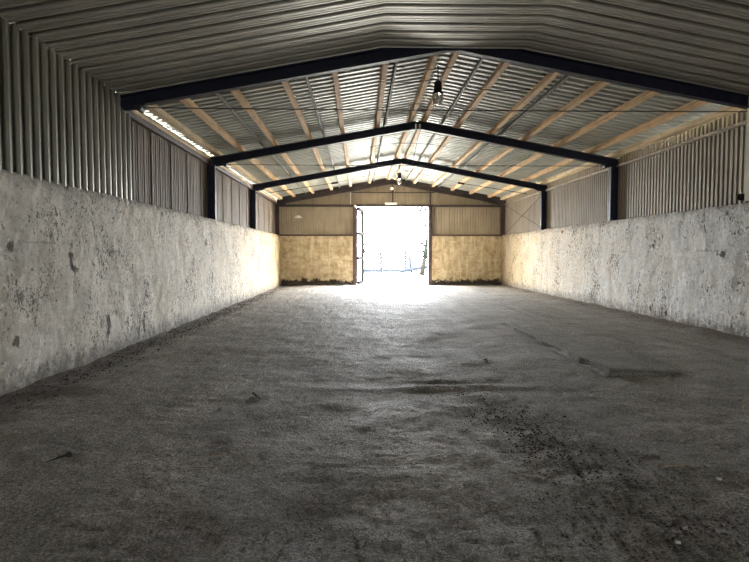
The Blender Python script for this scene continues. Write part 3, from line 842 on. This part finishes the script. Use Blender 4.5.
grit('rubble', 'crumbled muck along the foot of the right wall', [(XR-0.25, 9.5+k*0.9, 0.13, 0.5, 0) for k in range(17)], 1600, 0.005, 0.013, 'redgrit', 12)
# dark heaps against the end wall
def heap(x0, x1, h, label, seed):
    bm = bmesh.new(); nx, ny = int((x1-x0)/0.06), 8
    G = []
    for i in range(nx+1):
        x = x0+(x1-x0)*i/nx; row = []
        edge = min(1, 6*min(i, nx-i)/nx)
        for j in range(ny+1):
            t = j/ny
            row.append(bm.verts.new((x, YB-0.42+0.43*t, -0.015 + edge*(h*t**1.2*(0.75+0.6*nz(x, t, seed, 2.5)) + 0.02*nz(x, t*3, seed, 7)))))
        G.append(row)
    for a, b in zip(G, G[1:]):
        for j in range(ny): bm.faces.new((a[j], a[j+1], b[j+1], b[j]))
    tag(link('muck_heap', bm, M['muck']), label, 'heap', kind='stuff')
heap(-3.65, -0.3, 0.26, 'low heap of black muck at the foot of the left end wall', 2)
heap(3.5, 6.7, 0.14, 'thin heap of black muck at the foot of the right end wall', 6)

# ------------------------------------------------------------------ outside
M['yard'] = plain('pale_gravel_yard', (0.33, 0.315, 0.28), 0.9, 0, 0.15, 0.6, 0.2)
bm = bmesh.new(); 
def quad(bm, x0, x1, y0, y1, z):
    bm.faces.new([bm.verts.new(p) for p in ((x0,y0,z),(x1,y0,z),(x1,y1,z),(x0,y1,z))])
quad(bm, -60, 60, YB+0.3, 130, -0.02); quad(bm, -60, XL-0.3, -40, YB+0.3, -0.02); quad(bm, XR+0.3, 60, -40, YB+0.3, -0.02); quad(bm, XL-0.3, XR+0.3, -40, YF, -0.02)
tag(link('ground', bm, M['yard']), 'pale sunlit yard outside the doorway', 'ground', kind='structure')
def dark(name, c):
    m = plain(name, c, 1.0, 0, 0.3, 3); m.node_tree.nodes['Principled BSDF'].inputs['Specular IOR Level'].default_value = 0; return m
M['kerb'] = dark('tarred_black_kerb', (0.008, 0.010, 0.013))
bm = bmesh.new(); box(bm, -9, 4.0, 46.5, 46.9, -0.02, 0.22)
tag(link('kerb', bevel(bm, 0.02), M['kerb']), 'low dark kerb across the yard outside', 'kerb')
bm = bmesh.new()
tube(bm, [(3.2, 45.2, 0.1), (6.5, 45.8, 0.62), (10, 46.2, 0.8)], 0.14, 8)
tag(link('log', bm, M['kerb']), 'dark log sloping up by the tree outside', 'log')
for px, lab in ((381, 'left of two thin fence posts in the yard outside'), (406, 'right of two thin fence posts in the yard outside')):
    d = 47.6; x = (px-360)*d/F
    bm = bmesh.new(); tube(bm, [(x, d, -0.02), (x, d, 1.8)], 0.12, 8)
    tag(link('fence_post', bm, M['kerb'], smooth=True), lab, 'post', 'fence posts in the yard')
d = 46.0; x = (410.5-360)*d/F
bm = bmesh.new(); tube(bm, [(x+0.1, d, -0.02), (x, d, 0.7), (x-0.12, d, 1.25)], [0.16, 0.12, 0.13], 8); tube(bm, [(x-0.02, d, 0.8), (x+0.18, d, 1.1)], 0.05, 6)
tag(link('stump', bm, M['kerb'], smooth=True), 'thin forked stump by the right fence post outside', 'stump')
# tree on the right
d = 40; x = (426-360)*d/F
M['bark'] = dark('dark_bark', (0.008, 0.0075, 0.0065))
M['leaf'] = dark('dark_evergreen_leaf', (0.008, 0.011, 0.0085))
e = empty('tree', (x, d, 0), 'slender leafy tree at the right of the yard outside', 'tree')
bm = bmesh.new(); tube(bm, [(-0.3, 0, -0.05), (-0.05, 0, 1.4), (0.2, 0, 3.2), (0.3, 0, 5.6)], [0.2, 0.15, 0.11, 0.04], 8); link('trunk', bm, M['bark'], e, True)
rnd = random.Random(4)
for k in range(6):
    z = 1.3+0.7*k; a = math.pi + rnd.uniform(-0.7, 0.7) if k % 2 else rnd.uniform(-0.7, 0.7); L = rnd.uniform(0.6, 1.1)
    bm = bmesh.new(); tube(bm, [(0.05, 0, z), (0.05+L*0.6*math.cos(a), L*0.6*math.sin(a), z+0.35), (0.05+L*math.cos(a), L*math.sin(a), z+0.4)], [0.05, 0.03, 0.012], 6); link('branch', bm, M['bark'], e, True)
bm = bmesh.new()
for k in range(1500):
    z = rnd.uniform(1.2, 6.2); rr = 1.1*math.sin(min(1, (z-0.9)/5.6)*math.pi)+0.15
    a = rnd.uniform(0, 6.28); q = rr*math.sqrt(rnd.random())
    c = Vector((0.15+q*math.cos(a), q*math.sin(a), z)); s = rnd.uniform(0.08, 0.15)
    u = Vector((rnd.gauss(0,1), rnd.gauss(0,1), rnd.gauss(0,1))).normalized(); v = u.orthogonal().normalized()
    bm.faces.new([bm.verts.new(c+u*s), bm.verts.new(c+v*s*0.5), bm.verts.new(c-u*s), bm.verts.new(c-v*s*0.5)])
o = link('foliage', bm, M['leaf'], e); o['kind'] = 'stuff'

# ------------------------------------------------------------------ light
w = bpy.data.worlds.new('daylight'); S.world = w; w.use_nodes = True
bg = w.node_tree.nodes['Background']
bg.inputs[0].default_value = (0.93, 0.965, 1.0, 1); bg.inputs[1].default_value = 112.0
sun = bpy.data.lights.new('sun', 'SUN'); sun.energy = 80.0; sun.angle = math.radians(0.6); sun.color = (1, 0.93, 0.82)
so = bpy.data.objects.new('sun', sun); COL.objects.link(so)
dirv = Vector((0.06, -0.62, -0.80))      # direction the sunlight travels
so.rotation_euler = dirv.to_track_quat('-Z', 'Y').to_euler()
def portal(name, loc, rot, sx, sy):
    l = bpy.data.lights.new(name, 'AREA'); l.shape = 'RECTANGLE'; l.size = sx; l.size_y = sy
    l.cycles.is_portal = True
    o = bpy.data.objects.new(name, l); COL.objects.link(o); o.location = loc; o.rotation_euler = rot
portal('fill_opening_portal', ((GX0+GX1)/2, YF-0.1, GZ/2), (math.radians(90), 0, 0), GX1-GX0, GZ)  # portal of the added fill-light opening in the rear wall
portal('door_portal', ((DX0+DX1)/2, YB+0.10, DZ/2), (math.radians(-90), 0, 0), DX1-DX0, DZ)

cam = bpy.data.cameras.new('camera'); cam.sensor_width = 36; cam.lens = 36*F/749; cam.clip_end = 500
co = bpy.data.objects.new('camera', cam); COL.objects.link(co)
co.location = (0, 0, H)
co.rotation_euler = (math.radians(90)-math.atan(27/F), 0, -math.atan(14.5/F))
S.camera = co
S.view_settings.view_transform = 'Standard'; S.view_settings.look = 'None'
S.view_settings.gamma = 1; S.view_settings.use_curve_mapping = False
S.view_settings.exposure = 0.0
c = S.cycles
c.use_denoising = True; c.denoising_prefilter = 'NONE'; c.denoising_input_passes = 'RGB_ALBEDO_NORMAL'
c.max_bounces = 14; c.diffuse_bounces = 10; c.glossy_bounces = 6
c.sample_clamp_indirect = 60; c.use_adaptive_sampling = False
c.use_guiding = True
